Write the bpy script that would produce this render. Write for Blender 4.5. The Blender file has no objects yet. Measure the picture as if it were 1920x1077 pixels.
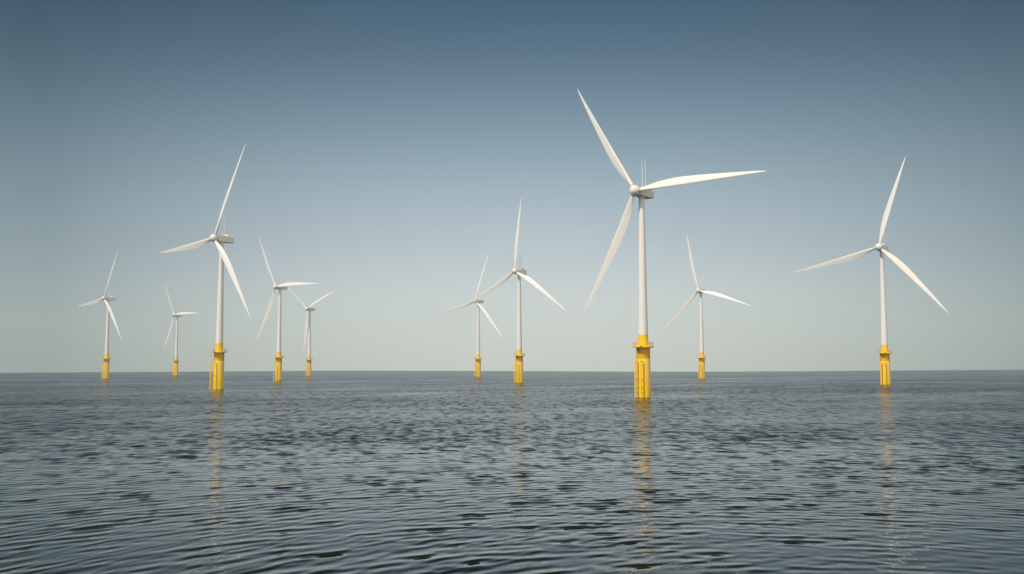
import bpy, bmesh, math, random
import numpy as np
from mathutils import Vector, Matrix
random.seed(4)
PI = math.pi
C = bpy.context.scene.collection
S = bpy.context.scene

# ------------------------------------------------------------------ constants
CAM_H = 12.168
PITCH = math.radians(4.545)
PSI = math.radians(37.86)          # the rotor axis points back along (sin, cos)
HUB_Z = 80.0
OVERHANG = 4.99
BLADE = 53.2
SUN_EL = math.radians(42)
SUN_DIR = Vector((-0.76, -0.65, 0)).normalized() * math.cos(SUN_EL) + Vector((0, 0, math.sin(SUN_EL)))

# ------------------------------------------------------------------ materials
def nt(name):
    m = bpy.data.materials.new(name); m.use_nodes = True
    t = m.node_tree; t.nodes.clear()
    out = t.nodes.new('ShaderNodeOutputMaterial')
    return m, t, out
def N(t, typ, **kw):
    n = t.nodes.new(typ)
    for k, v in kw.items():
        if k in n.inputs.keys(): n.inputs[k].default_value = v
        else: setattr(n, k, v)
    return n
def L(t, a, b): t.links.new(a, b)
def mth(t, op, a, b=None, c=None, clamp=False):
    n = t.nodes.new('ShaderNodeMath'); n.operation = op; n.use_clamp = clamp
    for i, v in enumerate((a, b, c)):
        if v is None: continue
        if isinstance(v, (int, float)): n.inputs[i].default_value = v
        else: L(t, v, n.inputs[i])
    return n.outputs[0]
def mixc(t, f, a, b):
    n = t.nodes.new('ShaderNodeMix'); n.data_type = 'RGBA'
    for i, v in ((0, f), (6, a), (7, b)):
        if isinstance(v, (int, float)): n.inputs[i].default_value = v
        elif isinstance(v, tuple): n.inputs[i].default_value = (*v, 1)
        else: L(t, v, n.inputs[i])
    return n.outputs[2]

def paint(name, col, rough, dirt, dirt_col, coat=0.0, streak=0.0):
    m, t, out = nt(name)
    b = N(t, 'ShaderNodeBsdfPrincipled', Roughness=rough)
    b.inputs['Coat Weight'].default_value = coat
    b.inputs['Coat Roughness'].default_value = 0.12; b.inputs['Specular IOR Level'].default_value = 0.22
    tc = N(t, 'ShaderNodeTexCoord')
    n1 = N(t, 'ShaderNodeTexNoise', Scale=0.35, Detail=5.0, Roughness=0.6)
    mp = N(t, 'ShaderNodeMapping'); mp.inputs['Scale'].default_value = (2.2, 2.2, 0.16)
    L(t, tc.outputs['Object'], mp.inputs['Vector'])
    n2 = N(t, 'ShaderNodeTexNoise', Scale=1.0, Detail=4.0, Roughness=0.6)
    L(t, tc.outputs['Object'], n1.inputs['Vector']); L(t, mp.outputs[0], n2.inputs['Vector'])
    f1 = mth(t, 'MULTIPLY_ADD', n1.outputs['Fac'], 2.4, -0.8, True)
    f2 = mth(t, 'MULTIPLY_ADD', n2.outputs['Fac'], 3.0, -1.35, True)
    f = mth(t, 'MULTIPLY_ADD', f1, dirt, mth(t, 'MULTIPLY', f2, streak), True)
    L(t, mixc(t, f, col, dirt_col), b.inputs['Base Color'])
    L(t, mth(t, 'MULTIPLY_ADD', n1.outputs['Fac'], 0.18, rough - 0.08), b.inputs['Roughness'])
    L(t, b.outputs[0], out.inputs[0])
    return m, t, b, tc, f

WHITE = paint('white_paint', (0.80, 0.785, 0.755), 0.34, 0.10, (0.55, 0.53, 0.48), 0.15, 0.10)[0]
BLADE_M = paint('blade_gelcoat', (0.82, 0.80, 0.77), 0.36, 0.08, (0.55, 0.52, 0.46), 0.1, 0.0)[0]
SHELL = paint('shell_paint', (0.82, 0.79, 0.72), 0.40, 0.12, (0.6, 0.57, 0.5), 0.0, 0.05)[0]
GREY = paint('grey_steel', (0.42, 0.41, 0.38), 0.45, 0.2, (0.22, 0.2, 0.18))[0]
DARK = paint('dark_ring', (0.16, 0.145, 0.12), 0.5, 0.2, (0.06, 0.05, 0.05))[0]
YELLOW = paint('yellow_paint', (0.90, 0.56, 0.0), 0.38, 0.16, (0.68, 0.34, 0.0), 0.08, 0.15)[0]
YELLOW_TP = paint('yellow_upper_deep', (0.76, 0.43, 0.0), 0.5, 0.22, (0.56, 0.26, 0.0), 0.0, 0.25)[0]  # darker yellow for the section just below the platform

def pile_material():
    m, t, b, tc, f = paint('yellow_pile_coat', (0.90, 0.565, 0.0), 0.33, 0.14, (0.68, 0.35, 0.0), 0.1, 0.15)
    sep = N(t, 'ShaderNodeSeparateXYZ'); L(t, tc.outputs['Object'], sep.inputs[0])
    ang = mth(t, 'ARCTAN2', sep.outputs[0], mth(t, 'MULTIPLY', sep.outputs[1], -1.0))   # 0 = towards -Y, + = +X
    # glossy sky reflection painted in as a pale patch, ragged lower edge
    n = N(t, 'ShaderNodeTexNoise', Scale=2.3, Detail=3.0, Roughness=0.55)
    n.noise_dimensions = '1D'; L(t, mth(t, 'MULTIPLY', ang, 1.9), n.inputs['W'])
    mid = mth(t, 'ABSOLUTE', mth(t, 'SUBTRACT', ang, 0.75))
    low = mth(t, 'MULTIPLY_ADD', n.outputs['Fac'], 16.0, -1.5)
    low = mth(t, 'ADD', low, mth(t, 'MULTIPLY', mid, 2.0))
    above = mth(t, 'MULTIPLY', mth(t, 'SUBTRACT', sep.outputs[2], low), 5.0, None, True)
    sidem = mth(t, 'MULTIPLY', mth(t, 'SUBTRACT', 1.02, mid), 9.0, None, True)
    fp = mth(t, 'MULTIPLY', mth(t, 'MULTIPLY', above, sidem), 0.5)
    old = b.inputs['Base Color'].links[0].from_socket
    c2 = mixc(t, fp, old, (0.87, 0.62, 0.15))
    # weed and wet paint just above the water
    wn = N(t, 'ShaderNodeTexNoise', Scale=1.6, Detail=4.0); L(t, tc.outputs['Object'], wn.inputs['Vector'])
    geo = N(t, 'ShaderNodeNewGeometry')
    wet = mth(t, 'MULTIPLY', mth(t, 'SUBTRACT', mth(t, 'MULTIPLY_ADD', wn.outputs['Fac'], 0.9, -0.1), sep.outputs[2]), 2.2, None, True)
    c3 = mixc(t, mth(t, 'MULTIPLY', wet, 0.75), c2, (0.20, 0.125, 0.012))
    L(t, c3, b.inputs['Base Color'])
    return m
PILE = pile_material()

# ------------------------------------------------------------------ mesh helpers
def link(name, bm, mat, parent=None, sharp=35):
    me = bpy.data.meshes.new(name); bmesh.ops.recalc_face_normals(bm, faces=bm.faces[:])
    bm.to_mesh(me); bm.free(); me.materials.append(mat)
    me.polygons.foreach_set('use_smooth', [True] * len(me.polygons))
    me.set_sharp_from_angle(angle=math.radians(sharp))
    o = bpy.data.objects.new(name, me); C.objects.link(o)
    if parent is not None: o.parent = parent
    return o
def loft(bm, rings, cap=True, closed=True):
    vs = [[bm.verts.new(p) for p in r] for r in rings]
    n = len(rings[0])
    for a, b in zip(vs, vs[1:]):
        for i in range(n if closed else n - 1):
            bm.faces.new((a[i], a[(i + 1) % n], b[(i + 1) % n], b[i]))
    if cap:
        bm.faces.new(vs[0][::-1]); bm.faces.new(vs[-1])
    return vs
def ring(r, z, n=48, cx=0, cy=0):
    return [(cx + r * math.cos(2 * PI * i / n), cy + r * math.sin(2 * PI * i / n), z) for i in range(n)]
def lathe(prof, n=48, cx=0, cy=0):
    bm = bmesh.new(); loft(bm, [ring(r, z, n, cx, cy) for r, z in prof]); return bm
def tube(bm, a, b, r, n=8, r2=None):
    a, b = Vector(a), Vector(b); d = (b - a).normalized()
    u = d.orthogonal().normalized(); v = d.cross(u); r2 = r if r2 is None else r2
    loft(bm, [[p + (u * math.cos(2 * PI * i / n) + v * math.sin(2 * PI * i / n)) * q for i in range(n)]
              for p, q in ((a, r), (b, r2))])
YAW = Matrix.Rotation(-PSI, 4, 'Z')
def yawed(bm, z=HUB_Z):
    bm.transform(Matrix.Translation((0, 0, z)) @ YAW); return bm

# ------------------------------------------------------------------ blade: along +Z, trailing edge at -X, downwind +Y
def blade_bm():
    st = []
    prof = [(0.026, 1.42), (.045, 1.50), (.07, 1.78), (.10, 2.14), (.14, 2.56), (.18, 2.90), (.22, 3.15), (.27, 3.36), (.32, 3.44), (.37, 3.38), (.42, 3.23), (.47, 3.04),
            (.53, 2.78), (.60, 2.46), (.68, 2.06), (.76, 1.66), (.84, 1.25), (.90, .92), (.95, .62), (.98, .38), (.994, .19), (1.0, .05)]
    for f, c in prof:
        th = 1.0 if f <= .03 else .175 + .825 * math.exp(-((f - .03) / .085) ** 1.1)
        st.append((f, c, th, 16.5 - 8.5 * f))
    n = 28; rings = []
    for f, c, th, be in st:
        be = math.radians(be); z = f * BLADE
        lead = 0.71 * (1 - f) ** 1.1 + 0.05         # straight leading edge, at +X
        k = min(1, max(0, (1.0 - th) / 0.6))
        pts = []
        for i in range(n):
            a = 2 * PI * i / n
            x = 0.5 * (1 + math.cos(a))             # 1 = trailing edge, 0 = leading edge
            yt = 5 * th * (0.2969 * math.sqrt(x) - 0.1260 * x - 0.3516 * x * x + 0.2843 * x ** 3 - 0.1036 * x ** 4)
            ya = math.copysign(yt, math.sin(a)) if abs(math.sin(a)) > 1e-6 else 0
            ya += 0.025 * math.sin(PI * x)
            yc = 0.5 * math.sin(a) * min(1, th)
            y = yc * (1 - k) + ya * k
            px = lead - x * c; py = y * c
            ang = be
            # turn about the pitch axis: trailing edge goes downwind
            X = px * math.cos(ang) + py * math.sin(ang)
            Y = -px * math.sin(ang) + py * math.cos(ang)
            pts.append((X, Y, z))
        rings.append(pts)
    bm = bmesh.new(); loft(bm, rings); return bm

def rounded_deck(z0, z1):
    """round deck with a bay over the boat landing"""
    n = Vector((-0.6, -0.8, 0)); p = Vector((-0.8, 0.6, 0)) * -1
    pts = []; R = 4.05; hw = 1.55; ext = 5.2
    a0 = math.asin(hw / R); steps = 56
    base = math.atan2(n.y, n.x)
    for i in range(steps + 1):
        a = base + a0 + (2 * PI - 2 * a0) * i / steps
        pts.append(Vector((R * math.cos(a), R * math.sin(a), 0)))
    q = Vector((-n.y, n.x, 0))
    pts.append(n * (ext - .25) - q * hw); pts.append(n * ext - q * (hw - .25))
    pts.append(n * ext + q * (hw - .25)); pts.append(n * (ext - .25) + q * hw)
    return pts

def build_turbine():
    root = bpy.data.objects.new('wind_turbine', None); C.objects.link(root)
    root.empty_display_size = 4
    # submerged to the seabed side: the pile goes on under the water
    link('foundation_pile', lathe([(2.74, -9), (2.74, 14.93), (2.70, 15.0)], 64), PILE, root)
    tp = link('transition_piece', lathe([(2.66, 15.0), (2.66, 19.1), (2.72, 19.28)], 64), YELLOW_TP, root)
    # deck
    pts = rounded_deck(0, 0)
    bm = bmesh.new()
    def rg(s, z): return [(v.x * s, v.y * s, z) for v in pts]
    loft(bm, [rg(.985, 19.28), rg(1, 19.34), rg(1, 19.94), rg(.99, 20.0)])
    deck = link('work_platform', bm, YELLOW, root)
    bm = bmesh.new()
    for i, v in enumerate(pts):
        if i % 4 == 2 or i >= len(pts) - 4 and i % 2 == 0:
            tube(bm, (v.x * .975, v.y * .975, 19.98), (v.x * .975, v.y * .975, 21.25), 0.055, 6)
    for z, rr in ((21.25, .05), (20.88, .028), (20.55, .028), (20.25, .028)):
        m = len(pts)
        for i in range(m):
            a, b = pts[i] * .975, pts[(i + 1) % m] * .975
            tube(bm, (a.x, a.y, z), (b.x, b.y, z), rr, 5)
    link('railing', bm, YELLOW, deck)
    # small floodlight under the deck
    bm = bmesh.new(); tube(bm, (-1.25, -3.05, 19.28), (-1.25, -3.05, 18.75), .06, 6)
    tube(bm, (-1.25, -3.05, 18.8), (-1.2, -3.0, 18.2), .16, 10, .26)
    link('floodlight', bm, SHELL, tp)
    # boat landing: two fender posts and their stubs
    d = Vector((0.6, 0.8, 0))
    for P in (Vector((-3.48, -2.68, 0)), Vector((-1.55, -3.9, 0))):
        bm = bmesh.new()
        loft(bm, [ring(r, z, 16, P.x, P.y) for r, z in ((.29, -6), (.29, 14.72), (.24, 14.85))])
        post = link('fender_post', bm, YELLOW, root)
        # distance to the pile along d
        b_ = P.dot(d); c_ = P.dot(P) - 2.70 ** 2; tt = -b_ - math.sqrt(max(b_ * b_ - c_, 0))
        for z in (14.0, 7.1, 3.9, 2.1):
            bm = bmesh.new(); e = P + d * tt
            tube(bm, (P.x, P.y, z), (e.x, e.y, z), .15, 10)
            link('bracket', bm, YELLOW, post)
    # tower
    def rt(z): return 2.0 + (1.08 - 2.0) * ((z - 20) / 58.0)
    link('tower_base', lathe([(2.02, 19.99), (2.02, 20.15), (rt(20.2), 20.2), (rt(24.3), 24.3)], 56), YELLOW, root)
    tw = link('tower', lathe([(rt(24.3), 24.3), (rt(42), 42), (rt(60), 60), (rt(77.6), 77.6), (1.3, 77.75), (1.3, 78.2)], 56), WHITE, root)
    # nacelle (local: X = across, Y = back)
    hub_y = -OVERHANG
    def oct_(y, hw, top, bot, ch):
        return [(hw - ch, y, top), (hw, y, top - ch), (hw, y, bot + ch * 1.3), (hw - ch * 1.3, y, bot),
                (-hw + ch * 1.3, y, bot), (-hw, y, bot + ch * 1.3), (-hw, y, top - ch), (-hw + ch, y, top)]
    bm = bmesh.new()
    loft(bm, [oct_(hub_y + 1.75, 1.50, 1.22, -1.5, .40), oct_(hub_y + 2.5, 1.80, 1.42, -1.72, .16), oct_(-1.6, 1.88, 1.45, -1.82, .08),
              oct_(3.5, 1.90, 1.45, -1.84, .08), oct_(3.56, 1.84, 1.40, -1.8, .08), oct_(3.62, 1.90, 1.45, -1.84, .08),
              oct_(6.55, 1.80, .82, -1.74, .08), oct_(6.66, 1.72, .72, -1.6, .08)])
    nac = link('nacelle', yawed(bm), SHELL, root, 20)
    bm = bmesh.new()
    loft(bm, [[(-1.75, 2.7, 1.44), (1.75, 2.7, 1.44), (.62, 2.8, 2.75), (-.62, 2.8, 2.75)],
              [(-1.77, 3.4, 1.44), (1.77, 3.4, 1.44), (.70, 3.45, 2.7), (-.70, 3.45, 2.7)],
              [(-1.74, 6.5, .80), (1.74, 6.5, .80), (1.65, 6.5, .93), (-1.65, 6.5, .93)]])
    link('roof_hood', yawed(bm), WHITE, nac, 20)
    for x, y in ((0.0, 0.66), (1.45, 0.66)):
        bm = bmesh.new()
        tube(bm, (x, y, 1.4), (x, y, 1.75), .24, 10, .16); tube(bm, (x, y, 1.7), (x, y, 12.8), .14, 8, .10)
        link('mast', yawed(bm), SHELL, nac)
    link('yaw_collar', lathe([(1.36, 77.7), (1.45, 77.82), (1.45, 78.15)], 40), SHELL, nac)
    # hub
    bm = bmesh.new(); prof = []
    for i in range(1, 13):
        a = PI / 2 * i / 12; prof.append((2.12 * math.sin(a), hub_y - 2.25 * math.cos(a)))
    prof += [(2.12, hub_y + .7), (2.02, hub_y + 1.25), (1.75, hub_y + 1.68)]
    loft(bm, [[(r * math.cos(2 * PI * k / 48), y, r * math.sin(2 * PI * k / 48)) for k in range(48)] for r, y in prof])
    link('hub', yawed(bm), WHITE, root, 60)
    blades = []
    for k in range(3):
        b = link('blade', blade_bm() if k == 0 else bmesh.new(), BLADE_M, root, 60)
        if k: 
            old = b.data; b.data = blades[0].data; bpy.data.meshes.remove(old)
        bm = bmesh.new(); loft(bm, [ring(r, z, 32) for r, z in ((.80, 1.5), (.80, 2.12), (.76, 2.2))])
        rg_ = link('root_ring', bm, SHELL, b, 60)
        rg_.matrix_local = Matrix.Identity(4)
        bm = bmesh.new(); loft(bm, [ring(r, z, 32) for r, z in ((.77, 2.2), (.77, 2.34))])
        link('root_seal', bm, DARK, b, 60)
        blades.append(b)
    return root

def set_phase(root, phase):
    bl = [c for c in root.children if c.name.split('.')[0] == 'blade']
    for k, b in enumerate(bl):
        th = math.radians(phase) + k * 2 * PI / 3
        hub = YAW @ Vector((0, -OVERHANG, 0)); hub.z = HUB_Z
        b.matrix_local = (Matrix.Translation(hub) @ YAW @ Matrix.Rotation(PI / 2 - th, 4, 'Y')
                          @ Matrix.Rotation(math.radians(-1.93), 4, 'X'))
def copy_tree(o, parent=None):
    c = o.copy(); C.objects.link(c); c.parent = parent
    for ch in list(o.children): copy_tree(ch, c)
    return c

TURB = [  # x, y, rotor phase, water level, label
 (50.65, 385.2, 121.5, 0.25, 'largest, nearest white wind turbine on a bright yellow pile, one blade pointing right'),
 (-155.05, 528.3, 64.4, -0.1, 'big white turbine in the left half, fender posts standing clear of its yellow pile'),
 (212.3, 568.3, 72.5, 1.86, 'rightmost white turbine, standing alone on a bright yellow pile'),
 (5.2, 713.3, 85.1, 0.56, 'turbine near the picture centre with one blade pointing almost straight up'),
 (-35.2, 1041.9, 71.6, 1.29, 'small hazy turbine just left of the central one, hub touched by its blade tip'),
 (170.6, 897.0, 102.4, 1.38, 'pale turbine standing between the nearest turbine and the rightmost one'),
 (-199.4, 853.5, 120.1, -0.73, 'pale turbine between the big left one and a small hanging-blade one, blade level'),
 (-240.9, 1185.5, 22.7, 0.74, 'small hazy turbine, one blade hanging beside its tower, two raised in a V'),
 (-405.2, 997.7, 66.5, -0.36, 'leftmost wind turbine, small and hazy, upper blade leaning right'),
 (-445.5, 1324.6, 120.9, -1.31, 'smallest, palest turbine, between the leftmost and the big left one'),
]
proto = build_turbine()
for i, (x, y, ph, w, lab) in enumerate(TURB):
    o = proto if i == 0 else copy_tree(proto)
    o.location = (x, y, 0); o['label'] = lab; o['category'] = 'wind turbine'; o['group'] = 'offshore wind turbines'
    set_phase(o, ph)

# ------------------------------------------------------------------ the sea: one polar sheet with real waves
def build_sea():
    rng = np.random.default_rng(11)
    rr = [0.0, 12, 24, 34, 42]; r = 46.0
    while r < 2700:
        rr.append(r)
        dr = (0.0017 if r < 150 else .0020) * r if r < 300 else 0.60 * (r / 300) ** 1.68
        r += dr
    rr.append(2700.0)
    rr = np.array(rr); rr[0] = 0.5
    fine = np.linspace(-math.radians(39), math.radians(39), 960)
    coarse = np.linspace(math.radians(39), 2 * PI - math.radians(39), 140)[1:-1]
    az = np.concatenate([fine, coarse]); nA = len(az); nR = len(rr)
    dR = np.gradient(rr); dA = np.gradient(np.concatenate([az, [az[0] + 2 * PI]]))[:nA]
    Rg, Ag = np.meshgrid(rr, az, indexing='ij')
    X = (Rg * np.sin(Ag)).ravel(); Y = (Rg * np.cos(Ag)).ravel()
    sp = np.maximum(dR[:, None], 0.45 * dA[None, :] * rr[:, None]).ravel()
    R_ = Rg.ravel(); A_ = ((Ag + PI) % (2 * PI) - PI).ravel()
    # gust patches
    def field(seed, lam0, lam1, n=26, stretch=1.0, ang=0.38):
        g = np.random.default_rng(seed); out = np.zeros_like(X)
        for _ in range(n):
            lam = math.exp(g.uniform(math.log(lam0), math.log(lam1))); k = 2 * PI / lam
            th = g.uniform(0, 2 * PI); kx, ky = k * math.cos(th), k * math.sin(th)
            ca, sa = math.cos(ang), math.sin(ang)
            u = (X * ca + Y * sa) / stretch; v = -X * sa + Y * ca
            out += np.cos(kx * u + ky * v + g.uniform(0, 2 * PI))
        return out / math.sqrt(n / 2)
    G = 1 + 0.16 * field(3, 60, 300, stretch=2.0) + 0.10 * field(5, 14, 45, stretch=2.2)
    # calmer water close to the camera and to the right
    near = np.exp(-(((X - 40) / 45) ** 2 + ((Y - 62) / 45) ** 2))
    G *= 1 - 0.42 * near
    G = np.clip(G, 0.35, 1.6)
    Z = np.zeros_like(X); DX = np.zeros_like(X); DY = np.zeros_like(X); lost = np.zeros_like(X)
    n = 110; lams = np.exp(np.linspace(math.log(0.7), math.log(14), n)) * np.exp(rng.normal(0, .02, n))
    wgt = np.exp(-0.5 * (np.log(lams / 1.6) / 0.36) ** 2) + 0.17 * np.exp(-0.5 * (np.log(lams / 5.5) / 0.5) ** 2)
    wgt /= math.sqrt((wgt ** 2).sum() / 2)
    RMS = SLOPE_RMS
    ox, oy = X - 26.0, Y - 23.0                      # crests bend gently round this side of the bank
    rho = np.sqrt(ox * ox + oy * oy + 400.0); nx_, ny_ = ox / rho, oy / rho
    for lam, w in zip(lams, wgt):
        s = w * RMS; k = 2 * PI / lam; a = s / k
        th = rng.normal(0, 0.58 if lam < 4 else 0.3); ph = rng.uniform(0, 2 * PI)
        lod = np.clip((lam / sp - 2.3) / 1.6, 0, 1)
        lost += (1 - lod ** 2) * s * s / 2
        m = lod > 0
        arg = k * (math.sin(th) * X[m] + math.cos(th) * rho[m]) + ph
        c = np.cos(arg) * lod[m] * a; sn = np.sin(arg) * lod[m] * a
        Z[m] += c; DX[m] -= (math.sin(th) + math.cos(th) * nx_[m]) * sn; DY[m] -= math.cos(th) * ny_[m] * sn
    CH = 0.4
    E = np.clip(1 + 0.22 * field(9, 3.0, 9, stretch=1.8), 0.3, 2.2)
    G2 = G * (1 + (E - 1) * np.clip((260 - R_) / 150, 0.0, 1))
    Z *= G2; DX *= G2; DY *= G2; ZS = Z * 4.2
    # long low swell that meets each tower at its water level, and the far edge
    pts = np.array([(t[0], t[1]) for t in TURB]); Rc = 2.0e6
    tgt = np.array([t[3] for t in TURB]) + (pts ** 2).sum(1) / (2 * Rc)
    sig = np.clip(0.17 * np.hypot(pts[:, 0], pts[:, 1]), 70, 190)
    phi = lambda px, py: np.exp(-((px[:, None] - pts[:, 0]) ** 2 + (py[:, None] - pts[:, 1]) ** 2) / (2 * sig ** 2))
    wt = np.linalg.solve(phi(pts[:, 0], pts[:, 1]), tgt)
    for j in range(len(wt)):
        Z += wt[j] * np.exp(-((X - pts[j, 0]) ** 2 + (Y - pts[j, 1]) ** 2) / (2 * sig[j] ** 2))
    Z -= R_ ** 2 / (2 * Rc)
    hx = np.array([-400, 0, 200, 330, 410, 520, 600, 700, 850, 980, 1200, 1315, 1500, 1660, 1850, 1920, 2300])
    hy = np.array([698, 699, 698, 697.4, 696.6, 696, 695.3, 695.2, 695.7, 696, 697, 697.2, 696.2, 695, 694, 693.5, 694])
    ha = np.arctan((hx - 960) / 1867)
    dip = np.interp(A_, ha, hy, left=696, right=696) - 686.9
    zed = CAM_H - dip / 1867 * 2700 * np.cos(np.clip(A_, -.6, .6)) + 2700 ** 2 / (2 * Rc)
    t = np.clip((R_ - 1500) / 1200, 0, 1); t = t * t * (3 - 2 * t)
    Z += zed * t
    X2 = X + DX * CH - nx_ * ZS; Y2 = Y + DY * CH - ny_ * ZS
    me = bpy.data.meshes.new('sea')
    nv = nR * nA
    co = np.stack([X2, Y2, Z], 1).astype(np.float32)
    i, j = np.meshgrid(np.arange(nR - 1), np.arange(nA), indexing='ij')
    j2 = (j + 1) % nA
    q = np.stack([i * nA + j, (i + 1) * nA + j, (i + 1) * nA + j2, i * nA + j2], -1).reshape(-1, 4)[:, ::-1]
    inner = np.arange(nA)[::-1]
    nq = len(q)
    me.vertices.add(nv); me.vertices.foreach_set('co', co.ravel())
    me.loops.add(nq * 4 + nA)
    me.loops.foreach_set('vertex_index', np.concatenate([q.ravel(), inner]).astype(np.int32))
    me.polygons.add(nq + 1)
    me.polygons.foreach_set('loop_start', np.concatenate([np.arange(nq) * 4, [nq * 4]]).astype(np.int32))
    me.update(calc_edges=True)
    me.polygons.foreach_set('use_smooth', np.ones(nq + 1, dtype=bool))
    at = me.attributes.new('ripple', 'FLOAT', 'POINT')
    at.data.foreach_set('value', (1.0 * np.sqrt(lost) * G).astype(np.float32))
    at = me.attributes.new('gust', 'FLOAT', 'POINT')
    at.data.foreach_set('value', G.astype(np.float32))
    o = bpy.data.objects.new('sea', me); C.objects.link(o)
    o['kind'] = 'structure'
    return o

SLOPE_RMS = 0.060
def sea_material():
    m, t, out = nt('sea_water')
    b = N(t, 'ShaderNodeBsdfPrincipled', Roughness=0.045, IOR=1.333)
    b.inputs['Base Color'].default_value = (0.009, 0.013, 0.009, 1); b.distribution = 'GGX'
    geo = N(t, 'ShaderNodeNewGeometry')
    ra = N(t, 'ShaderNodeAttribute', attribute_name='ripple'); ga = N(t, 'ShaderNodeAttribute', attribute_name='gust')
    def slopes(sx, sy, det, seed, rough=.55):
        mp = N(t, 'ShaderNodeMapping'); mp.inputs['Rotation'].default_value = (0, 0, -0.32)
        mp.inputs['Scale'].default_value = (sx, sy, 1); mp.inputs['Location'].default_value = (seed, seed * .7, 0)
        L(t, geo.outputs['Position'], mp.inputs['Vector'])
        n = N(t, 'ShaderNodeTexNoise', Scale=1.0, Detail=det, Roughness=rough); n.noise_dimensions = '2D'
        L(t, mp.outputs[0], n.inputs['Vector'])
        v = N(t, 'ShaderNodeVectorMath', operation='SUBTRACT'); L(t, n.outputs['Color'], v.inputs[0])
        v.inputs[1].default_value = (.5, .5, .5)
        return v.outputs[0]
    def scale(v, f):
        s = N(t, 'ShaderNodeVectorMath', operation='SCALE'); L(t, v, s.inputs[0])
        if isinstance(f, float): s.inputs['Scale'].default_value = f
        else: L(t, f, s.inputs['Scale'])
        return s.outputs[0]
    def add(a, c):
        s = N(t, 'ShaderNodeVectorMath', operation='ADD'); L(t, a, s.inputs[0]); L(t, c, s.inputs[1]); return s.outputs[0]
    big = scale(slopes(0.16, 0.42, 3.0, 3.0), mth(t, 'MULTIPLY', ra.outputs['Fac'], 4.5))     # waves too short for the far mesh
    small = scale(slopes(1.1, 3.0, 2.0, 41.0), mth(t, 'MULTIPLY', ga.outputs['Fac'], 0.03))   # ripples
    tiny = scale(slopes(4.0, 9.0, 2.0, 17.0), mth(t, 'MULTIPLY', ga.outputs['Fac'], 0.008))
    mid = scale(slopes(0.34, 0.09, 3.0, 77.0, .65), mth(t, 'MULTIPLY', ra.outputs['Fac'], 6.5))     # cat's paws, wave groups
    sl = add(add(add(big, mid), small), tiny)
    # steep little wave faces turned down-wind, too small for the far mesh
    mp = N(t, 'ShaderNodeMapping'); mp.inputs['Rotation'].default_value = (0, 0, -0.1)
    mp.inputs['Scale'].default_value = (0.5, 0.15, 1); L(t, geo.outputs['Position'], mp.inputs['Vector'])
    fn = N(t, 'ShaderNodeTexNoise', Scale=1.0, Detail=2.5, Roughness=0.5); fn.noise_dimensions = '2D'; L(t, mp.outputs[0], fn.inputs['Vector'])
    face = mth(t, 'MULTIPLY', mth(t, 'SUBTRACT', mth(t, 'MULTIPLY_ADD', ga.outputs['Fac'], .06, fn.outputs['Fac']), .605), 9.0, None, True)
    fv = N(t, 'ShaderNodeCombineXYZ'); L(t, mth(t, 'MULTIPLY', mth(t, 'MULTIPLY', face, ra.outputs['Fac']), -2.4), fv.inputs[1])
    sl = add(sl, fv.outputs[0])
    aniso = N(t, 'ShaderNodeVectorMath', operation='MULTIPLY'); L(t, sl, aniso.inputs[0]); aniso.inputs[1].default_value = (1.6, 1, 0)
    nn = N(t, 'ShaderNodeVectorMath', operation='NORMALIZE')
    L(t, add(geo.outputs['Normal'], aniso.outputs[0]), nn.inputs[0])
    L(t, nn.outputs[0], b.inputs['Normal'])
    L(t, mth(t, 'MAXIMUM', mth(t, 'SQRT', mth(t, 'MULTIPLY', ra.outputs['Fac'], 0.8)), 0.02), b.inputs['Roughness'])
    L(t, b.outputs[0], out.inputs[0])
    return m
sea = build_sea(); sea.data.materials.append(sea_material())

# ------------------------------------------------------------------ haze
bm = bmesh.new(); bmesh.ops.create_cube(bm, size=1)
me = bpy.data.meshes.new('haze'); bm.to_mesh(me); bm.free()
hz = bpy.data.objects.new('haze', me); C.objects.link(hz); hz['kind'] = 'stuff'
hz['label'] = 'thin pale sea haze hanging over the whole wind farm'; hz['category'] = 'haze'
hz.scale = (5440, 5440, 158); hz.location = (0, 0, -12 + 79)
m, t, out = nt('haze_air')
v = N(t, 'ShaderNodeVolumePrincipled', Density=0.00016, Anisotropy=0.0); v.inputs['Color'].default_value = (.80, .91, .97, 1)
L(t, v.outputs[0], out.inputs['Volume']); hz.data.materials.append(m)

# ------------------------------------------------------------------ sky and sun
w = bpy.data.worlds.new('World'); S.world = w; w.use_nodes = True
t = w.node_tree; t.nodes.clear(); out = t.nodes.new('ShaderNodeOutputWorld')
bg = N(t, 'ShaderNodeBackground', Strength=0.1)
sky = N(t, 'ShaderNodeTexSky', sky_type='NISHITA'); sky.sun_disc = False
sky.sun_elevation = SUN_EL; sky.sun_rotation = math.atan2(SUN_DIR.x, SUN_DIR.y)
sky.air_density = 1.0; sky.dust_density = 2.0
tc = N(t, 'ShaderNodeTexCoord'); sep = N(t, 'ShaderNodeSeparateXYZ'); L(t, tc.outputs['Generated'], sep.inputs[0])
def lin(c): 
    c /= 255; return c / 12.92 if c <= .04045 else ((c + .055) / 1.055) ** 2.4
ramp = N(t, 'ShaderNodeValToRGB'); cr = ramp.color_ramp; cr.interpolation = 'B_SPLINE'
SKY = [(0.0, (219, 222, 210)), (2.66, (228, 236, 228)), (5.7, (198, 209, 215)), (8.8, (176, 193, 202)), (11.8, (147, 169, 182)),
       (14.8, (114, 140, 158)), (17.7, (85, 112, 133)), (20.6, (60, 92, 113)), (24.5, (46, 76, 110)), (30, (18, 34, 50)), (35, (10, 18, 26)), (50, (10, 18, 26)), (89, (12, 20, 30))]
while len(cr.elements) < len(SKY): cr.elements.new(0.5)
for e, (el, c) in zip(cr.elements, SKY):
    e.position = math.sin(math.radians(el)); e.color = (*[lin(q) for q in c], 1)
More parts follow.
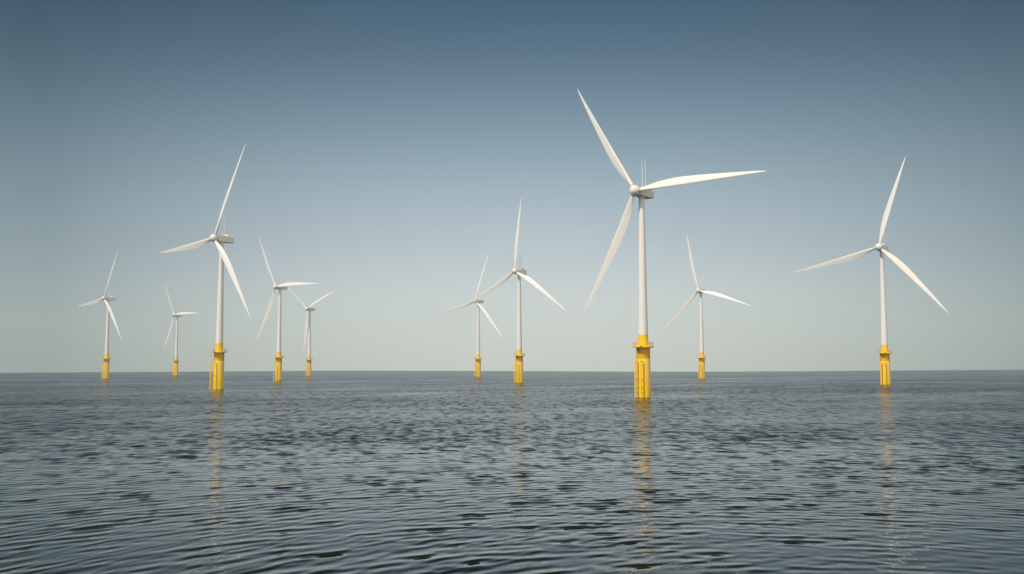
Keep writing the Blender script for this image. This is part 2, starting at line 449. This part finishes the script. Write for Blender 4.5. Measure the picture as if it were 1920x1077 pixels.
L(t, mth(t, 'MAXIMUM', sep.outputs[2], 0.0), ramp.inputs[0])
# warm fill light added to the sky behind and right of the camera
dt = N(t, 'ShaderNodeVectorMath', operation='DOT_PRODUCT'); L(t, tc.outputs['Generated'], dt.inputs[0])
dt.inputs[1].default_value = SUN_DIR
gl = mth(t, 'POWER', mth(t, 'MULTIPLY_ADD', dt.outputs['Value'], .5, .5, True), 2.0)
back = mth(t, 'MULTIPLY_ADD', sep.outputs[1], -0.9, mth(t, 'MULTIPLY_ADD', sep.outputs[0], 0.4, -0.05), True)
side = mth(t, 'MINIMUM', mth(t, 'MULTIPLY', mth(t, 'POWER', mth(t, 'ABSOLUTE', mth(t, 'SUBTRACT', sep.outputs[0], 0.02)), 2.0), 2.7), 0.52)
tint = N(t, 'ShaderNodeCombineXYZ')
for q, kk in enumerate((1.0, .87, .83)): L(t, mth(t, 'MULTIPLY_ADD', side, -kk, 1.0), tint.inputs[q])
sd = N(t, 'ShaderNodeVectorMath', operation='MULTIPLY'); L(t, ramp.outputs[0], sd.inputs[0]); L(t, tint.outputs[0], sd.inputs[1])
f = mth(t, 'MULTIPLY', mth(t, 'MAXIMUM', back, 0.0), mth(t, 'MULTIPLY_ADD', gl, .35, .65))
base = mixc(t, f, sd.outputs[0], (1.8, 1.66, 1.44))
sc = N(t, 'ShaderNodeVectorMath', operation='SCALE'); sc.inputs['Scale'].default_value = 10.0; L(t, base, sc.inputs[0])
L(t, mixc(t, 0.95, sky.outputs[0], sc.outputs[0]), bg.inputs['Color'])
L(t, bg.outputs[0], out.inputs[0])

sl = bpy.data.lights.new('sun', 'SUN'); sl.energy = 3.3; sl.angle = math.radians(0.6); sl.color = (1, .94, .84)
so = bpy.data.objects.new('sun', sl); C.objects.link(so)
so.rotation_euler = (-SUN_DIR).to_track_quat('-Z', 'Y').to_euler()

# ------------------------------------------------------------------ camera
cam = bpy.data.cameras.new('camera'); co = bpy.data.objects.new('camera', cam); C.objects.link(co)
co.location = (0, 0, CAM_H); co.rotation_euler = (PI / 2 + PITCH, 0, 0)
cam.sensor_width = 36; cam.lens = 35.0; cam.clip_start = 0.5; cam.clip_end = 20000
S.camera = co
S.view_settings.view_transform = 'Standard'; S.view_settings.look = 'None'; S.view_settings.exposure = 0; S.view_settings.gamma = 1
